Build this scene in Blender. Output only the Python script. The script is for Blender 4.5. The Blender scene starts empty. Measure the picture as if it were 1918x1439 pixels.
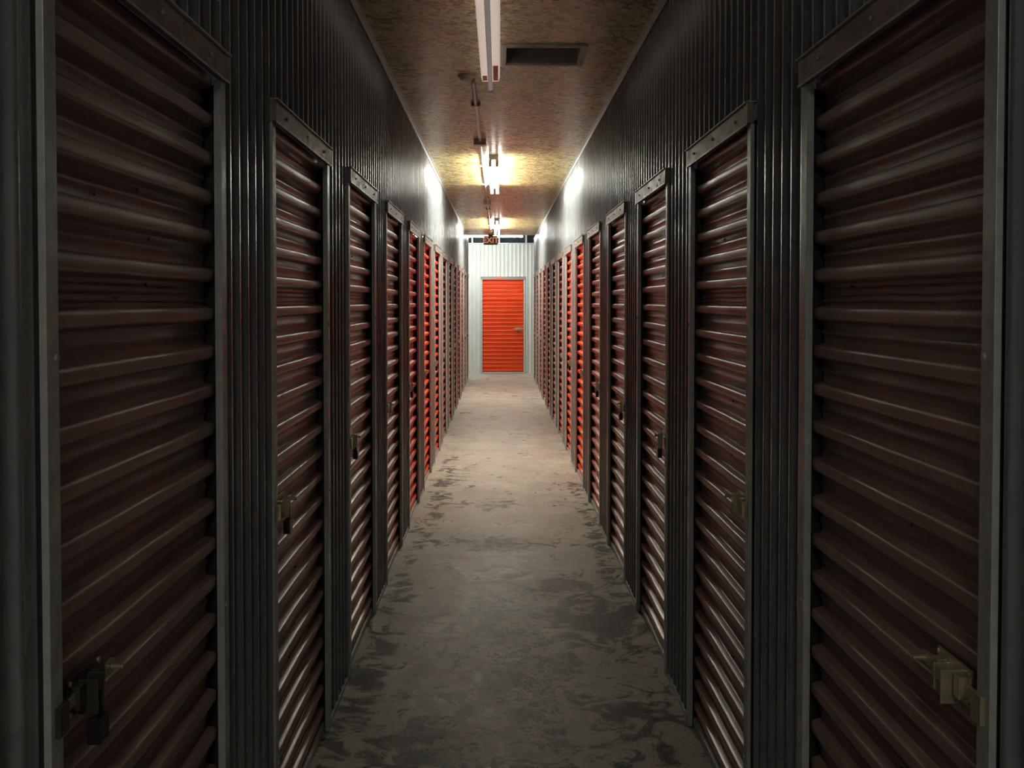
import bpy, bmesh, math, random
from mathutils import Vector, Matrix, noise
random.seed(7)
S = bpy.context.scene
S.view_settings.view_transform = 'Standard'
XL, XR, EYE, CEIL = -0.64, 0.72, 1.6, 2.92
YB, YE, YW = -4.5, 22.4, 24.2      # back wall, end of side walls, end wall
PITCH, DW, DH, HH = 1.524, 0.92, 2.10, 2.165
LS, RS = 1.555, 1.60              # first door starts
# ------------------------------------------------------------ materials
def new_mat(name):
    m = bpy.data.materials.new(name); m.use_nodes = True
    nt = m.node_tree
    return m, nt, nt.nodes['Principled BSDF']
def N(nt, t, **kw):
    n = nt.nodes.new(t)
    for k, v in kw.items():
        if hasattr(n, k): setattr(n, k, v)
        else: n.inputs[k].default_value = v
    return n
def ramp(nt, fac, stops):
    r = nt.nodes.new('ShaderNodeValToRGB')
    cr = r.color_ramp
    def col(c): return (c[0], c[1], c[2], 1) if hasattr(c, '__len__') else (c, c, c, 1)
    cr.elements[1].position = stops[-1][0]; cr.elements[1].color = col(stops[-1][1])
    cr.elements[0].position = stops[0][0]; cr.elements[0].color = col(stops[0][1])
    for p, c in stops[1:-1]:
        e = cr.elements.new(p); e.color = col(c)
    nt.links.new(fac, r.inputs[0])
    return r
def mapping(nt, scale=(1,1,1), rot=(0,0,0), src='Object'):
    tc = nt.nodes.new('ShaderNodeTexCoord'); mp = nt.nodes.new('ShaderNodeMapping')
    mp.inputs['Scale'].default_value = scale; mp.inputs['Rotation'].default_value = rot
    nt.links.new(tc.outputs[src], mp.inputs[0]); return mp
def mix(nt, fac, a, b, typ='MIX'):
    m = nt.nodes.new('ShaderNodeMix'); m.data_type = 'RGBA'; m.blend_type = typ
    for s, v in ((0, fac), (6, a), (7, b)):
        if hasattr(v, 'links') or hasattr(v, 'is_linked'): nt.links.new(v, m.inputs[s])
        elif s == 0: m.inputs[0].default_value = v
        else: m.inputs[s].default_value = (*v, 1)
    return m.outputs[2]
def math_(nt, op, a, b=None):
    n = N(nt, 'ShaderNodeMath', operation=op)
    for i, v in enumerate((a, b)):
        if v is None: continue
        if hasattr(v, 'links'): nt.links.new(v, n.inputs[i])
        else: n.inputs[i].default_value = v
    return n.outputs[0]
def bump(nt, b, h, st, dist):
    n = N(nt, 'ShaderNodeBump'); n.inputs['Strength'].default_value = st; n.inputs['Distance'].default_value = dist
    nt.links.new(h, n.inputs['Height']); nt.links.new(n.outputs[0], b.inputs['Normal'])

def steel(name, col, rough, metal=0.0, bscale=6, bst=0.15, var=0.15, stretch=(1,1,1), spec=0.5, bdist=0.01, em=None, objcol=False, coat=0):
    m, nt, b = new_mat(name)
    mp = mapping(nt, stretch)
    n1 = N(nt, 'ShaderNodeTexNoise'); n1.inputs['Scale'].default_value = bscale; n1.inputs['Detail'].default_value = 4
    nt.links.new(mp.outputs[0], n1.inputs['Vector'])
    if objcol:
        oi = nt.nodes.new('ShaderNodeObjectInfo')
        r = ramp(nt, n1.outputs[0], [(0.3, 1-var), (0.7, 1.0)])
        nt.links.new(mix(nt, 1.0, oi.outputs['Color'], r.outputs[0], 'MULTIPLY'), b.inputs['Base Color'])
        nt.links.new(math_(nt, 'MULTIPLY', oi.outputs['Alpha'], coat), b.inputs['Coat Weight'])
        b.inputs['Coat Roughness'].default_value = 0.26
    else:
        r = ramp(nt, n1.outputs[0], [(0.3, tuple(c*(1-var) for c in col)), (0.7, col)])
        nt.links.new(r.outputs[0], b.inputs['Base Color'])
    r2 = ramp(nt, n1.outputs[0], [(0.3, min(1, rough*1.25)), (0.7, rough*0.85)])
    nt.links.new(r2.outputs[0], b.inputs['Roughness'])
    b.inputs['Metallic'].default_value = metal
    b.inputs['Specular IOR Level'].default_value = spec
    if em:
        b.inputs['Emission Color'].default_value = (*em[0], 1); b.inputs['Emission Strength'].default_value = em[1]
    if bst > 0:
        n2 = N(nt, 'ShaderNodeTexNoise'); n2.inputs['Scale'].default_value = bscale; n2.inputs['Detail'].default_value = 1
        nt.links.new(mp.outputs[0], n2.inputs['Vector'])
        bump(nt, b, n2.outputs[0], bst, bdist)
    return m
M_wall = steel('hall_galvalume_panel', (0.30, 0.325, 0.35), 0.26, 0.18, 5, 0.08, 0.10, (1,1,0.3), 0.42)
M_wend = steel('white_painted_panel', (0.70, 0.735, 0.71), 0.35, 0.0, 5, 0.08, 0.08, (1,1,0.4), 0.5)
M_door = steel('roll_up_door_paint_dimming', (0.86, 0.075, 0.012), 0.40, 0.0, 3, 0.0, 0.12, (1,1,1), 0.45, objcol=True, coat=0.32)  # object colour carries the orange paint and the dimness of the near doors
M_galv = steel('galvanized_frame', (0.62, 0.67, 0.65), 0.38, 0.25, 30, 0.05, 0.2)
M_head = steel('door_header_steel', (0.36, 0.29, 0.255), 0.45, 0.3, 20, 0.05, 0.2)
M_dark = steel('dark_rubber', (0.02, 0.02, 0.02), 0.6)
M_zinc = steel('zinc_latch', (0.66, 0.61, 0.42), 0.3, 0.6, 40, 0.03, 0.2)
M_shaded_zinc = steel('shaded_latch', (0.12, 0.11, 0.09), 0.4, 0.6, 40, 0.03, 0.2)  # same latch metal, its shadow put into a darker colour
M_lock = steel('padlock_body', (0.05, 0.05, 0.055), 0.35, 0.6)
M_white = steel('fixture_enamel', (0.88, 0.84, 0.80), 0.4, 0, 8, 0.02, 0.1)
M_glow = steel('fixture_housing_glow', (0.80, 0.74, 0.70), 0.4, 0, 8, 0.02, 0.1, em=((1.0,0.80,0.70),0.45))  # glow put into the housing of an unlit fixture so it looks lit
M_cond = steel('conduit_metal', (0.62, 0.58, 0.52), 0.4, 0.3, 15, 0.03, 0.2)
M_void = steel('duct_interior', (0.035, 0.045, 0.052), 0.7)
M_duct = steel('duct_damper', (0.10, 0.13, 0.15), 0.6, 0, 9, 0.1, 0.3)
M_wood = steel('raw_wood_trim', (0.95, 0.90, 0.82), 0.6, 0, 25, 0.1, 0.3, (1,6,1))
M_label = steel('label_orange', (0.80, 0.2, 0.08), 0.5)

def emis(name, col, st):
    m, nt, b = new_mat(name)
    b.inputs['Base Color'].default_value = (0.9,0.9,0.9,1)
    b.inputs['Emission Color'].default_value = (*col, 1)
    b.inputs['Emission Strength'].default_value = st
    return m
M_tube_on = emis('tube_lit', (1.0, 1.0, 0.88), 78)
M_tube_x = emis('tube_lit_cross', (0.97, 1.0, 0.93), 82)
M_tube_off = emis('tube_unlit_glow', (1.0, 0.86, 0.80), 0.14)  # faint emission added to an unlit tube to make it show
M_tube_fill = emis('tube_fill_behind', (1.0, 0.97, 0.94), 35)  # fill light added behind the camera

# OSB ceiling
def make_osb():
    m, nt, b = new_mat('osb_board')
    mp0 = mapping(nt)
    dn = N(nt, 'ShaderNodeTexNoise'); dn.inputs['Scale'].default_value = 12
    nt.links.new(mp0.outputs[0], dn.inputs['Vector'])
    add = N(nt, 'ShaderNodeVectorMath', operation='MULTIPLY_ADD')
    nt.links.new(dn.outputs['Color'], add.inputs[0]); add.inputs[1].default_value = (0.04,0.04,0); nt.links.new(mp0.outputs[0], add.inputs[2])
    outs = []
    for ang, sc in ((0.2,(20,48,1)), (1.2,(22,52,1)), (2.3,(19,46,1))):
        mp = nt.nodes.new('ShaderNodeMapping'); 
        rot = nt.nodes.new('ShaderNodeVectorRotate'); rot.rotation_type='Z_AXIS'; rot.inputs['Angle'].default_value = ang
        nt.links.new(add.outputs[0], rot.inputs['Vector']); nt.links.new(rot.outputs[0], mp.inputs[0])
        mp.inputs['Scale'].default_value = sc
        v = N(nt, 'ShaderNodeTexVoronoi'); v.inputs['Scale'].default_value = 1.0
        nt.links.new(mp.outputs[0], v.inputs['Vector'])
        sep = N(nt, 'ShaderNodeSeparateColor'); nt.links.new(v.outputs['Color'], sep.inputs[0])
        outs.append(sep)
    def gt(a, th): return math_(nt, 'GREATER_THAN', a, th)
    a = mix(nt, gt(outs[1].outputs[1], 0.55), outs[0].outputs[0], outs[1].outputs[0])
    a = mix(nt, gt(outs[2].outputs[1], 0.6), a, outs[2].outputs[0])
    r = ramp(nt, a, [(0.0,(0.04,0.035,0.02)), (0.22,(0.38,0.30,0.12)), (0.55,(0.80,0.63,0.24)), (1.0,(1.0,0.88,0.48))])
    big = N(nt, 'ShaderNodeTexNoise'); big.inputs['Scale'].default_value = 1.6; big.inputs['Detail'].default_value = 5
    nt.links.new(mp0.outputs[0], big.inputs['Vector'])
    rb = ramp(nt, big.outputs[0], [(0.35, 0.8), (0.65, 1.0)])
    nt.links.new(mix(nt, 1.0, r.outputs[0], rb.outputs[0], 'MULTIPLY'), b.inputs['Base Color'])
    b.inputs['Roughness'].default_value = 0.33
    bump(nt, b, a, 1.0, 0.009)
    return m
M_osb = make_osb()

def make_floor():
    m, nt, b = new_mat('stained_concrete')
    mp = mapping(nt)
    def noi(scale, det=6, rough=0.6, dist=0.0):
        n = N(nt, 'ShaderNodeTexNoise'); n.inputs['Scale'].default_value = scale; n.inputs['Detail'].default_value = det
        n.inputs['Roughness'].default_value = rough; n.inputs['Distortion'].default_value = dist
        nt.links.new(mp.outputs[0], n.inputs['Vector']); return n.outputs[0]
    def blob(x,y,rx,ry,am,pw=0.6):
        sub = N(nt,'ShaderNodeVectorMath',operation='SUBTRACT'); nt.links.new(mp.outputs[0],sub.inputs[0]); sub.inputs[1].default_value=(x,y,0)
        mu = N(nt,'ShaderNodeVectorMath',operation='MULTIPLY'); nt.links.new(sub.outputs[0],mu.inputs[0]); mu.inputs[1].default_value=(1/rx,1/ry,0)
        ln = N(nt,'ShaderNodeVectorMath',operation='LENGTH'); nt.links.new(mu.outputs[0],ln.inputs[0])
        d = math_(nt,'DIVIDE',ln.outputs['Value'],1.35)
        d = math_(nt,'MAXIMUM', math_(nt,'SUBTRACT',1.0,d), 0.0)
        return math_(nt,'MULTIPLY', math_(nt,'POWER',d,pw), am)
    base = ramp(nt, noi(2.6, 8, 0.65), [(0.38,(0.50,0.465,0.395)), (0.62,(0.70,0.665,0.575))])
    fine = ramp(nt, noi(38, 8, 0.7), [(0.38,0.66), (0.62,1.0)])
    c = mix(nt, 1.0, base.outputs[0], fine.outputs[0], 'MULTIPLY')
    tot = None
    for p in ((-0.02,7.15,0.45,0.22,1.0),(0.50,5.45,0.28,0.65,1.0),(0.30,6.0,0.26,0.32,0.9),
              (0.10,4.6,0.32,1.3,0.85),(-0.22,3.85,0.33,0.30,0.95),(0.52,3.9,0.2,0.6,0.7),
              (-0.1,8.6,0.3,0.35,0.45),(-0.05,2.0,0.6,1.2,0.8),(-0.56,5.0,0.08,1.6,0.9),(-0.5,9.0,0.10,2.0,0.6),(0.66,7.0,0.07,2.5,0.8),(-0.35,9.8,0.15,0.6,0.35)):
        d = blob(*p)
        tot = d if tot is None else math_(nt,'MAXIMUM',tot,d)
    gn = noi(5.0, 12, 0.72, 1.2)
    gc = math_(nt,'ADD', math_(nt,'MULTIPLY', math_(nt,'SUBTRACT',gn,0.5), 1.9), 0.48)
    s = math_(nt,'ADD', gc, math_(nt,'MULTIPLY',tot,0.32))
    g = ramp(nt, s, [(0.635,0.0),(0.675,0.65),(0.74,0.97)])
    c = mix(nt, g.outputs[0], c, (0.030,0.023,0.019))
    sc = noi(6.5, 5, 0.6, 2.4)
    cr = ramp(nt, sc, [(0.455,0.0),(0.487,1.0),(0.513,1.0),(0.545,0.0)])
    sc2 = noi(12, 4, 0.6, 1.8)
    cr2 = ramp(nt, sc2, [(0.455,0.0),(0.487,1.0),(0.513,1.0),(0.545,0.0)])
    brk = ramp(nt, noi(3.2, 5, 0.6), [(0.44,0.15),(0.56,1.0)])
    core = math_(nt,'MAXIMUM', blob(0.02,4.9,0.30,2.2,1.0,0.5), math_(nt,'MULTIPLY',tot,0.35))
    mm = math_(nt,'MULTIPLY', math_(nt,'MAXIMUM',cr.outputs[0],cr2.outputs[0]), math_(nt,'MULTIPLY',core,brk.outputs[0]))
    c = mix(nt, mm, c, (0.78,0.74,0.66))
    nt.links.new(c, b.inputs['Base Color'])
    rr = ramp(nt, gn, [(0.35,0.60),(0.65,0.42)])
    nt.links.new(rr.outputs[0], b.inputs['Roughness'])
    sp = ramp(nt, g.outputs[0], [(0.0,0.33),(1.0,0.10)])
    nt.links.new(sp.outputs[0], b.inputs['Specular IOR Level'])
    bump(nt, b, sc, 0.35, 0.006)
    return m
M_floor = make_floor()

# ------------------------------------------------------------ mesh helpers
class MB:
    def __init__(s): s.v=[]; s.f=[]; s.m=[]; s.mats=[]
    def mi(s, mat):
        if mat not in s.mats: s.mats.append(mat)
        return s.mats.index(mat)
    def box(s, x0,x1,y0,y1,z0,z1, mat):
        i=len(s.v); k=s.mi(mat)
        s.v += [(x,y,z) for z in (z0,z1) for y in (y0,y1) for x in (x0,x1)]
        for q in ((0,2,3,1),(4,5,7,6),(0,1,5,4),(2,6,7,3),(0,4,6,2),(1,3,7,5)):
            s.f.append(tuple(i+a for a in q)); s.m.append(k)
    def cyl(s, p0, p1, r, mat, n=14, r1=None):
        p0=Vector(p0); p1=Vector(p1); d=(p1-p0).normalized(); r1 = r if r1 is None else r1
        a = d.orthogonal().normalized(); b_=d.cross(a); i=len(s.v); k=s.mi(mat)
        for p,rr in ((p0,r),(p1,r1)):
            for j in range(n):
                t=2*math.pi*j/n; s.v.append(tuple(p+rr*(math.cos(t)*a+math.sin(t)*b_)))
        for j in range(n):
            s.f.append((i+j, i+(j+1)%n, i+n+(j+1)%n, i+n+j)); s.m.append(k)
        s.f.append(tuple(i+j for j in reversed(range(n)))); s.m.append(k)
        s.f.append(tuple(i+n+j for j in range(n))); s.m.append(k)
    def tubepath(s, pts, r, mat, n=10):
        for a,b in zip(pts[:-1], pts[1:]): s.cyl(a,b,r,mat,n)
    def mesh(s, name, smooth=None):
        me=bpy.data.meshes.new(name); me.from_pydata(s.v,[],s.f)
        for m in s.mats: me.materials.append(m)
        me.polygons.foreach_set('material_index', s.m)
        if smooth is not None:
            bm=bmesh.new(); bm.from_mesh(me)
            bm.normal_update()
            for e in bm.edges:
                if len(e.link_faces)==2 and e.calc_face_angle(0)>smooth: e.smooth=False
            for f in bm.faces: f.smooth=True
            bm.to_mesh(me); bm.free()
        me.update(); return me
    def obj(s, name, smooth=None, bevel=0):
        o=bpy.data.objects.new(name, s.mesh(name, smooth)); S.collection.objects.link(o)
        if bevel:
            b=o.modifiers.new('bevel','BEVEL'); b.width=bevel; b.segments=2; b.limit_method='ANGLE'
        return o
def inst(name, me, parent=None, loc=(0,0,0), rz=0, bevel=0):
    o=bpy.data.objects.new(name, me); S.collection.objects.link(o)
    o.location=loc; o.rotation_euler=(0,0,rz)
    if parent: o.parent=parent
    if bevel:
        b=o.modifiers.new('bevel','BEVEL'); b.width=bevel; b.segments=2; b.limit_method='ANGLE'
    return o

# ------------------------------------------------------------ door parts (local: x across, -y toward the corridor, z up)
P=0.0885
CY=0.039
def curtain(name, seed):
    prof=[]
    n=0
    while n*P < DH+0.03:
        z=n*P
        if n==18:
            pts=[(0,0),(.006,0),(.009,.005),(.012,0),(.020,0),(.023,.005),(.026,0),(.034,0),(.037,.005),(.040,0),(.048,0)]
        else:
            pts=[(0,0),(.006,0),(.019,0),(.022,.0035),(.029,.0035),(.032,0),(.048,0)]
        pts+=[(.0505,.003),(.0535,.0155),(.0555,.0200),(.0585,.0225),(.0625,.0236),(.069,.0240),(.0765,.0240),(.0810,.0228),(.0838,.0190),(.0862,.006),(.0877,.001)]
        prof+=[(z+a,b) for a,b in pts]
        n+=1
    prof=[p for p in prof if p[0]<=DH+0.02]
    NX=22
    mb=MB(); k=mb.mi(M_door); rows=len(prof)
    for j,(z,d) in enumerate(prof):
        for i in range(NX+1):
            u=-0.012+(DW+0.024)*i/NX
            w=noise.noise(Vector((u*2.5+seed*9.1, z*1.8, seed)))
            w2=noise.noise(Vector((u*7+seed*3.3, z*6, seed+5)))
            mb.v.append((u, CY-d+0.0020*w+0.0005*w2, z+0.0012*noise.noise(Vector((u*4, z*3, seed+9)))))
    for j in range(rows-1):
        for i in range(NX):
            a=j*(NX+1)+i
            mb.f.append((a,a+1,a+NX+2,a+NX+1)); mb.m.append(k)
    rr=random.Random(int(seed*10)+3)
    for _ in range(7):
        u=rr.uniform(0.1,0.8); n=rr.randint(3,20); z=n*P+rr.choice((0.012,0.040))
        mb.cyl((u,CY+0.001,z),(u,CY-0.0035,z),0.0045,M_lock,8,0.003)
    return mb.mesh(name, math.radians(50))
curtains=[curtain('curtain_mesh_%d'%i, i*1.7) for i in range(3)]

def frame_mesh(name):
    mb=MB(); g=0.042
    for (a,b) in ((-g,0.0),(DW,DW+g)):
        mb.box(a,b,-0.008,0.003,0,DH+0.005,M_galv)                 # face plate
        lip = (-0.003,0.0) if a<0 else (DW,DW+0.003)
        mb.box(lip[0],lip[1],0.003,0.009,0,DH,M_galv)
        outer = (a,a+0.003) if a<0 else (b-0.003,b)
        mb.box(outer[0],outer[1],0.003,0.075,0,DH,M_dark)
        zz=0.28
        while zz<DH:
            xc=(a+b)/2+ (0.008 if a<0 else -0.008)
            mb.cyl((xc,-0.008,zz),(xc,-0.0125,zz),0.006,M_cond,8)
            zz+=0.62
    # header
    mb.box(-g,DW+g,-0.018,0.0,DH+0.006,HH,M_head)
    mb.box(-g-0.004,DW+g+0.004,-0.024,0.012,HH,HH+0.004,M_galv)
    mb.box(-g,DW+g,-0.020,-0.0181,DH+0.002,DH+0.008,M_galv)
    for x in (0.12,0.46,0.80):
        mb.cyl((x,-0.018,DH+0.035),(x,-0.022,DH+0.035),0.005,M_galv,8)
    # dark backing + bottom bar
    mb.box(-g,DW+g,0.075,0.079,0,HH,M_void)
    mb.box(0.0,DW,CY-0.027,CY+0.003,0.004,0.035,M_galv)
    mb.box(0.0,DW,CY-0.020,CY,0.0,0.0045,M_dark)
    return mb.mesh(name)
FRAME=frame_mesh('door_frame_mesh')

def latch_mesh(name, side, lock):   # side -1: left edge, +1 right edge
    mb=MB()
    ZM = M_shaded_zinc if lock==3 else M_zinc
    def X(u): return u if side<0 else DW-u
    def bx(a,b,y0,y1,z0,z1,m=None):
        p,q=sorted((X(a),X(b))); mb.box(p,q,y0,y1,z0,z1,m or ZM)
    f=CY-0.0265      # front of ribs
    z=1.0
    bx(0.055,0.185,f-0.004,f,z-0.030,z+0.030)
    bx(-0.02,0.235,f-0.013,f-0.005,z-0.009,z+0.009, M_zinc)
    for a in (0.065,0.150):
        bx(a,a+0.022,f-0.019,f-0.003,z-0.018,z+0.018)
    bx(0.105,0.130,f-0.030,f-0.012,z-0.006,z+0.014)
    bx(0.098,0.1015,f-0.034,f-0.004,z-0.036,z+0.018)
    bx(0.135,0.1385,f-0.030,f-0.004,z-0.026,z+0.018)
    bx(-0.030,0.004,-0.016,-0.0085,z-0.022,z+0.022)
    for a in (0.062,0.178):
        for dz in (-0.024,0.024):
            mb.cyl((X(a),f-0.004,z+dz),(X(a),f-0.008,z+dz),0.0045,M_cond,8)
    mb.cyl((X(0.215),f-0.013,z),(X(0.215),f-0.034,z),0.005,M_zinc,10)
    if lock:
        c=0.120; y=f-0.026
        pts=[]
        for i in range(9):
            t=math.pi*i/8
            pts.append((X(c)+0.014*math.cos(t), y, z-0.018+0.018*math.sin(t)))
        pts=[(pts[0][0],y,z-0.05)]+pts+[(pts[-1][0],y,z-0.05)]
        mb.tubepath(pts,0.0036,M_zinc if lock==2 else M_lock,8)
        mb.box(X(c)-0.021,X(c)+0.021,y-0.010,y+0.010,z-0.084,z-0.045,M_lock)
        mb.cyl((X(c),y,z-0.088),(X(c),y,z-0.083),0.007,M_zinc,10)
    return mb.mesh(name)
L_=[latch_mesh('latch_l%d'%k,-1,k) for k in (0,1,2,3)]
R_=[latch_mesh('latch_r%d'%k,1,k) for k in (0,1,2,3)]
dn=[0]
ORANGE=(0.90,0.072,0.003)
def door(loc, rz, ci, latch, col, coat=1.0):
    dn[0]+=1
    e=bpy.data.objects.new('door_%d'%dn[0],None); S.collection.objects.link(e)
    e.empty_display_size=0.2; e.location=loc; e.rotation_euler=(0,0,rz)
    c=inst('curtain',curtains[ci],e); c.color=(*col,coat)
    inst('frame',FRAME,e,bevel=0.0015); inst('latch',latch,e,bevel=0.001)
    return e
def dimmed_paint(k, side):  # near doors browner: the dim light there is put into the colour
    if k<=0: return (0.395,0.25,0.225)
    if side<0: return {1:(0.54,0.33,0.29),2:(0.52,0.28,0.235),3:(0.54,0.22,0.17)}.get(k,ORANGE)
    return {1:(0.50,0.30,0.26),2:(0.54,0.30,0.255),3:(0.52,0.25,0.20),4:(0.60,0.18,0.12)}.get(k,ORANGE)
ks=list(range(-3,14))
left_d=[LS+PITCH*k for k in ks]; right_d=[RS+PITCH*k for k in ks]
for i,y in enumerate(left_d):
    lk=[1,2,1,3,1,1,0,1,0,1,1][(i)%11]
    door((XL,y,0), math.pi/2, i%3, L_[lk], dimmed_paint(ks[i],-1), 1.0 if ks[i]<4 else 0.6)
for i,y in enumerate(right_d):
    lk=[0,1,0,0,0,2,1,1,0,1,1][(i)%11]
    door((XR,y+DW,0), -math.pi/2, (i+1)%3, R_[lk], dimmed_paint(ks[i],1), 1.0 if ks[i]<5 else 0.6)
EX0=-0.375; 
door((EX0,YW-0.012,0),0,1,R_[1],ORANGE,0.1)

# ------------------------------------------------------------ corrugated walls
def corr_wall(name, a0, a1, openings, place, ztop, mat):
    """profile along a; place(a, d, z)->xyz ; d = protrusion toward corridor"""
    p=0.088; pts=[]
    a=a0
    shape=[(0,0),(.030,0),(.037,.0085),(.041,.011),(.055,.011),(.059,.0085),(.066,0)]
    while a<a1:
        for u,d in shape:
            if a+u<a1: pts.append((a+u,d))
        a+=p
    pts.append((a1,0))
    def dat(x):
        for (u,d),(v,e) in zip(pts[:-1],pts[1:]):
            if u<=x<=v: return d+(e-d)*((x-u)/(v-u) if v>u else 0)
        return 0
    cuts=[]
    for o0,o1 in openings:
        for c in (o0,o1):
            if a0<c<a1: cuts.append((c,dat(c)))
    pts=sorted(pts+cuts)
    mb=MB(); k=mb.mi(mat)
    ids={}
    def vid(x,d,z):
        key=(round(x,5),round(z,4))
        if key not in ids: ids[key]=len(mb.v); mb.v.append(place(x,d,z))
        return ids[key]
    for (u,d),(v,e) in zip(pts[:-1],pts[1:]):
        if v-u<1e-6: continue
        mid=(u+v)/2
        inn=any(o0<mid<o1 for o0,o1 in openings)
        zs=[HH,ztop] if inn else [0,HH,ztop]
        for z0,z1 in zip(zs[:-1],zs[1:]):
            mb.f.append((vid(u,d,z0),vid(v,e,z0),vid(v,e,z1),vid(u,d,z1))); mb.m.append(k)
    return mb.obj(name, math.radians(60))
g=0.040
corr_wall('wall_left', YB, YE, [(y-g,y+DW+g) for y in left_d], lambda a,d,z:(XL-0.010+d,a,z), CEIL, M_wall)
corr_wall('wall_right', YB, YE, [(y-g,y+DW+g) for y in right_d], lambda a,d,z:(XR+0.010-d,a,z), CEIL, M_wall)
corr_wall('wall_end', -4.0, 4.0, [(EX0-g,EX0+DW+g)], lambda a,d,z:(a,YW-d,z), CEIL-0.02, M_wend)
corr_wall('wall_back', XL-0.1, XR+0.1, [], lambda a,d,z:(a,YB+d,z), CEIL, M_wall)
corr_wall('wall_cross_left', -4.0, XL-0.012, [], lambda a,d,z:(a,YE+d,z), CEIL, M_wend)
corr_wall('wall_cross_right', XR+0.012, 4.0, [], lambda a,d,z:(a,YE+d,z), CEIL, M_wend)
for nm,x in (('wall_side_left',-4.0),('wall_side_right',4.0)):
    corr_wall(nm, YE, YW, [], (lambda a,d,z,x=x:(x+(d if x<0 else -d),a,z)), CEIL, M_wend)

# floor / ceiling
mb=MB(); mb.box(-4.1,4.1,YB-0.1,YW+0.2,-0.1,0,M_floor); mb.obj('floor')
CE=21.4
hx0,hx1,hy0,hy1=0.035,0.43,5.62,6.02
mb=MB()
def cb(x0,x1,y0,y1): mb.box(x0,x1,y0,y1,CEIL,CEIL+0.02,M_osb)
cb(XL-0.1,XR+0.1,YB-0.1,hy0); cb(XL-0.1,hx0,hy0,hy1); cb(hx1,XR+0.1,hy0,hy1); cb(XL-0.1,XR+0.1,hy1,CE)
mb.obj('ceiling')
mb=MB(); mb.box(-4.1,4.1,CE,YW+0.2,3.35,3.4,M_void); mb.obj('ceiling_cross_corridor')
mb=MB(); mb.box(-4.1,4.1,YW+0.15,YW+0.2,CEIL-0.03,3.35,M_void); mb.obj('wall_end_upper')
mb=MB(); mb.box(-4.1,4.1,CE-0.02,CE,CEIL+0.02,3.35,M_void); mb.obj('wall_cross_upper')
mb=MB()
mb.box(-4,4,YW-0.02,YW+0.01,CEIL-0.025,CEIL-0.002,M_galv)
for i in range(-6,8):
    mb.box(i*0.6-0.02,i*0.6+0.02,YW+0.02,YW+0.06,CEIL-0.02,3.35,M_white)
mb.box(-4,4,YW+0.03,YW+0.05,3.1,3.2,M_wood)
mb.obj('trim_end_wall_top')

# trims
for nm,x,s in (('left',XL,1),('right',XR,-1)):
    mb=MB()
    a,b=sorted((x-0.012*s,x+0.022*s)); mb.box(a,b,YB,CE,CEIL-0.003,CEIL,M_galv)
    a,b=sorted((x+0.002*s,x+0.005*s)); mb.box(a,b,YB,YE,CEIL-0.030,CEIL-0.003,M_galv)
    mb.obj('trim_ceiling_'+nm)
    mb=MB()
    ds=left_d if s>0 else right_d
    edges=[YB]+[v for y in ds for v in (y-g-0.003,y+DW+g+0.003)]+[YE]
    for i in range(0,len(edges),2):
        y0,y1=edges[i],edges[i+1]
        a,b=sorted((x-0.01*s,x+0.004*s)); mb.box(a,b,y0,y1,0,0.022,M_galv)
    mb.obj('baseboard_'+nm)
    mb=MB()
    a,b=sorted((x-0.05*s,x+0.006*s)); mb.box(a,b,YE-0.003,YE+0.003+0.012,0,CEIL,M_wend)
    a,b=sorted((x+0.002*s,x+0.006*s)); mb.box(a,b,YE-0.05,YE,0,CEIL,M_wend)
    mb.obj('trim_corner_'+nm)

# ------------------------------------------------------------ light fixtures
def fixture(y0,y1,tube,x=-0.05,z=CEIL-0.001,name='fluorescent_light_fixture',body=None,n=2):
    body=body or M_white
    e=bpy.data.objects.new(name,None); S.collection.objects.link(e); e.location=(x,(y0+y1)/2,z)
    L=(y1-y0)/2
    mb=MB()
    w0,w1,h=(0.054,0.046,0.045) if n==1 else (0.044,0.036,0.045)
    i=len(mb.v); k=mb.mi(body)
    for yy in (-L,L):
        mb.v += [(-w0,yy,0.0),(-w0,yy,-0.022),(-w1,yy,-h),(w1,yy,-h),(w0,yy,-0.022),(w0,yy,0.0)]
    for j in range(6):
        mb.f.append((i+j,i+(j+1)%6,i+6+(j+1)%6,i+6+j)); mb.m.append(k)
    mb.f.append(tuple(range(i+5,i-1,-1))); mb.m.append(k); mb.f.append(tuple(range(i+6,i+12))); mb.m.append(k)
    xs=(0,) if n==1 else (-0.030,0.030)
    for s in (-1,1):
        for xx in xs: mb.box(xx-0.014,xx+0.014,s*L-0.012,s*L+0.012,-0.106,-h+0.001,M_white)
    mb.box(-w0-0.001,w0+0.001,L-0.14,L-0.002,-0.0225,-0.0005,M_label)
    if n==1:
        mb.box(0.016,0.044,L-0.42,L-0.03,-0.0465,-0.0445,M_label)
        mb.box(-0.044,-0.018,L-0.16,L-0.03,-0.0465,-0.0445,M_label)
    inst('housing',mb.mesh('fixture_housing'),e)
    mb=MB()
    for xx in xs: mb.cyl((xx,-L+0.012,-0.088),(xx,L-0.012,-0.088),0.016 if n==2 else 0.013,tube,20)
    inst('tube',mb.mesh('fixture_tube',0.8),e)
    return e
fixture(3.85,6.30,M_tube_off,body=M_glow,n=1)
fixture(9.75,12.2,M_tube_on)
fixture(17.1,19.5,M_tube_on,x=-0.035)
fixture(-3.2,-0.8,M_tube_fill)  # unseen fixture added behind the camera to brighten the near end
e=fixture(-1.2,1.2,M_tube_x,x=-0.70,z=3.07); e.location=(-0.70,22.85,3.07); e.rotation_euler=(0,0,math.pi/2)
mb=MB()
for x in (-1.6,0.2): mb.cyl((x,22.85,3.07),(x,22.85,3.35),0.004,M_galv,8)
mb.obj('trim_fixture_hangers')

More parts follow.
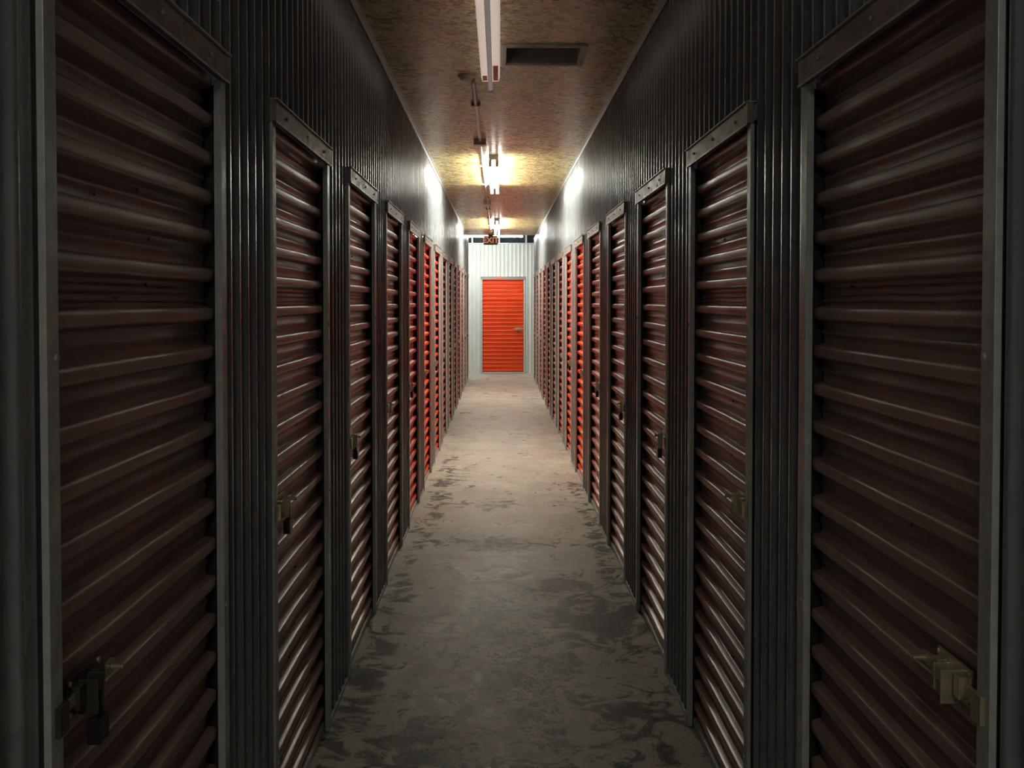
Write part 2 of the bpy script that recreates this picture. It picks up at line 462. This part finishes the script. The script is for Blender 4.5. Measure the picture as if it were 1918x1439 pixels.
# conduit + boxes
mb=MB(); cx=-0.155
mb.cyl((cx,6.45,CEIL-0.014),(cx,20.9,CEIL-0.014),0.011,M_cond,12)
yy=7.2
while yy<21: mb.box(cx-0.03,cx+0.03,yy-0.008,yy+0.008,CEIL-0.027,CEIL-0.001,M_cond); yy+=1.6
for by in (8.85,14.2):
    mb.box(cx-0.05,cx+0.05,by-0.05,by+0.05,CEIL-0.045,CEIL-0.001,M_cond)
    mb.box(cx-0.055,cx+0.055,by-0.055,by+0.055,CEIL-0.049,CEIL-0.045,M_cond)
mb.obj('electrical_conduit')
# smoke detector
mb=MB()
mb.cyl((-0.19,6.36,CEIL-0.001),(-0.19,6.36,CEIL-0.012),0.050,M_white,24)
mb.cyl((-0.19,6.36,CEIL-0.012),(-0.19,6.36,CEIL-0.026),0.043,M_white,24,0.032)
mb.obj('smoke_detector',0.6)
# ceiling vent
mb=MB()
t=0.030; zf=CEIL-0.012
mb.box(hx0-t,hx1+t,hy0-t,hy0,zf,CEIL,M_wood); mb.box(hx0-t,hx1+t,hy1,hy1+t,zf,CEIL,M_wood)
mb.box(hx0-t,hx0,hy0,hy1,zf,CEIL,M_wood); mb.box(hx1,hx1+t,hy0,hy1,zf,CEIL,M_wood)
for (a,b,c,d) in ((hx0,hx1,hy0,hy0+.004),(hx0,hx1,hy1-.004,hy1),(hx0,hx0+.004,hy0,hy1),(hx1-.004,hx1,hy0,hy1)):
    mb.box(a,b,c,d,CEIL,CEIL+0.35,M_cond)
mb.box(hx0,hx1,hy0,hy1,CEIL+0.10,CEIL+0.11,M_duct)
mb.obj('ceiling_vent')

# exit sign
e=bpy.data.objects.new('exit_sign',None); S.collection.objects.link(e); e.location=(-0.165,21.15,2.80)
M_sign=steel('exit_sign_housing',(0.16,0.075,0.03),0.5)
M_let=emis('exit_letters',(1.0,0.33,0.08),0.28)
mb=MB(); mb.box(-0.135,0.135,-0.02,0.02,-0.085,0.085,M_sign)
mb.box(-0.05,0.05,-0.015,0.015,0.085,CEIL-2.801,M_sign)
inst('housing',mb.mesh('exit_housing'),e,bevel=0.004)
cu=bpy.data.curves.new('exit_text','FONT'); cu.body='EXIT'; cu.size=0.15; cu.align_x='CENTER'; cu.align_y='CENTER'; cu.extrude=0.002; cu.offset=0.003
to=bpy.data.objects.new('letters',cu); S.collection.objects.link(to); to.parent=e
to.location=(0,-0.0225,0); to.rotation_euler=(math.pi/2,0,0); cu.materials.append(M_let)

# small label above end door
mb=MB(); mb.box(-0.10,0.10,YW-0.036,YW-0.031,HH-0.045,HH-0.008,M_label)
mb.obj('door_label')

# ------------------------------------------------------------ world, camera
w=bpy.data.worlds.new('World'); S.world=w; w.use_nodes=True
w.node_tree.nodes['Background'].inputs[0].default_value=(0.01,0.012,0.015,1)
cam=bpy.data.cameras.new('Camera'); co=bpy.data.objects.new('Camera',cam); S.collection.objects.link(co)
S.camera=co
F=2030.0; cam.sensor_width=36; cam.lens=F/1918*36
pitch=math.radians(1.6)
co.location=(0,0,EYE); co.rotation_euler=(math.pi/2-pitch,0,0)
cam.shift_x=24/1918
cam.shift_y=-((719.5-566)-F*math.tan(pitch))/1918
cam.clip_start=0.02
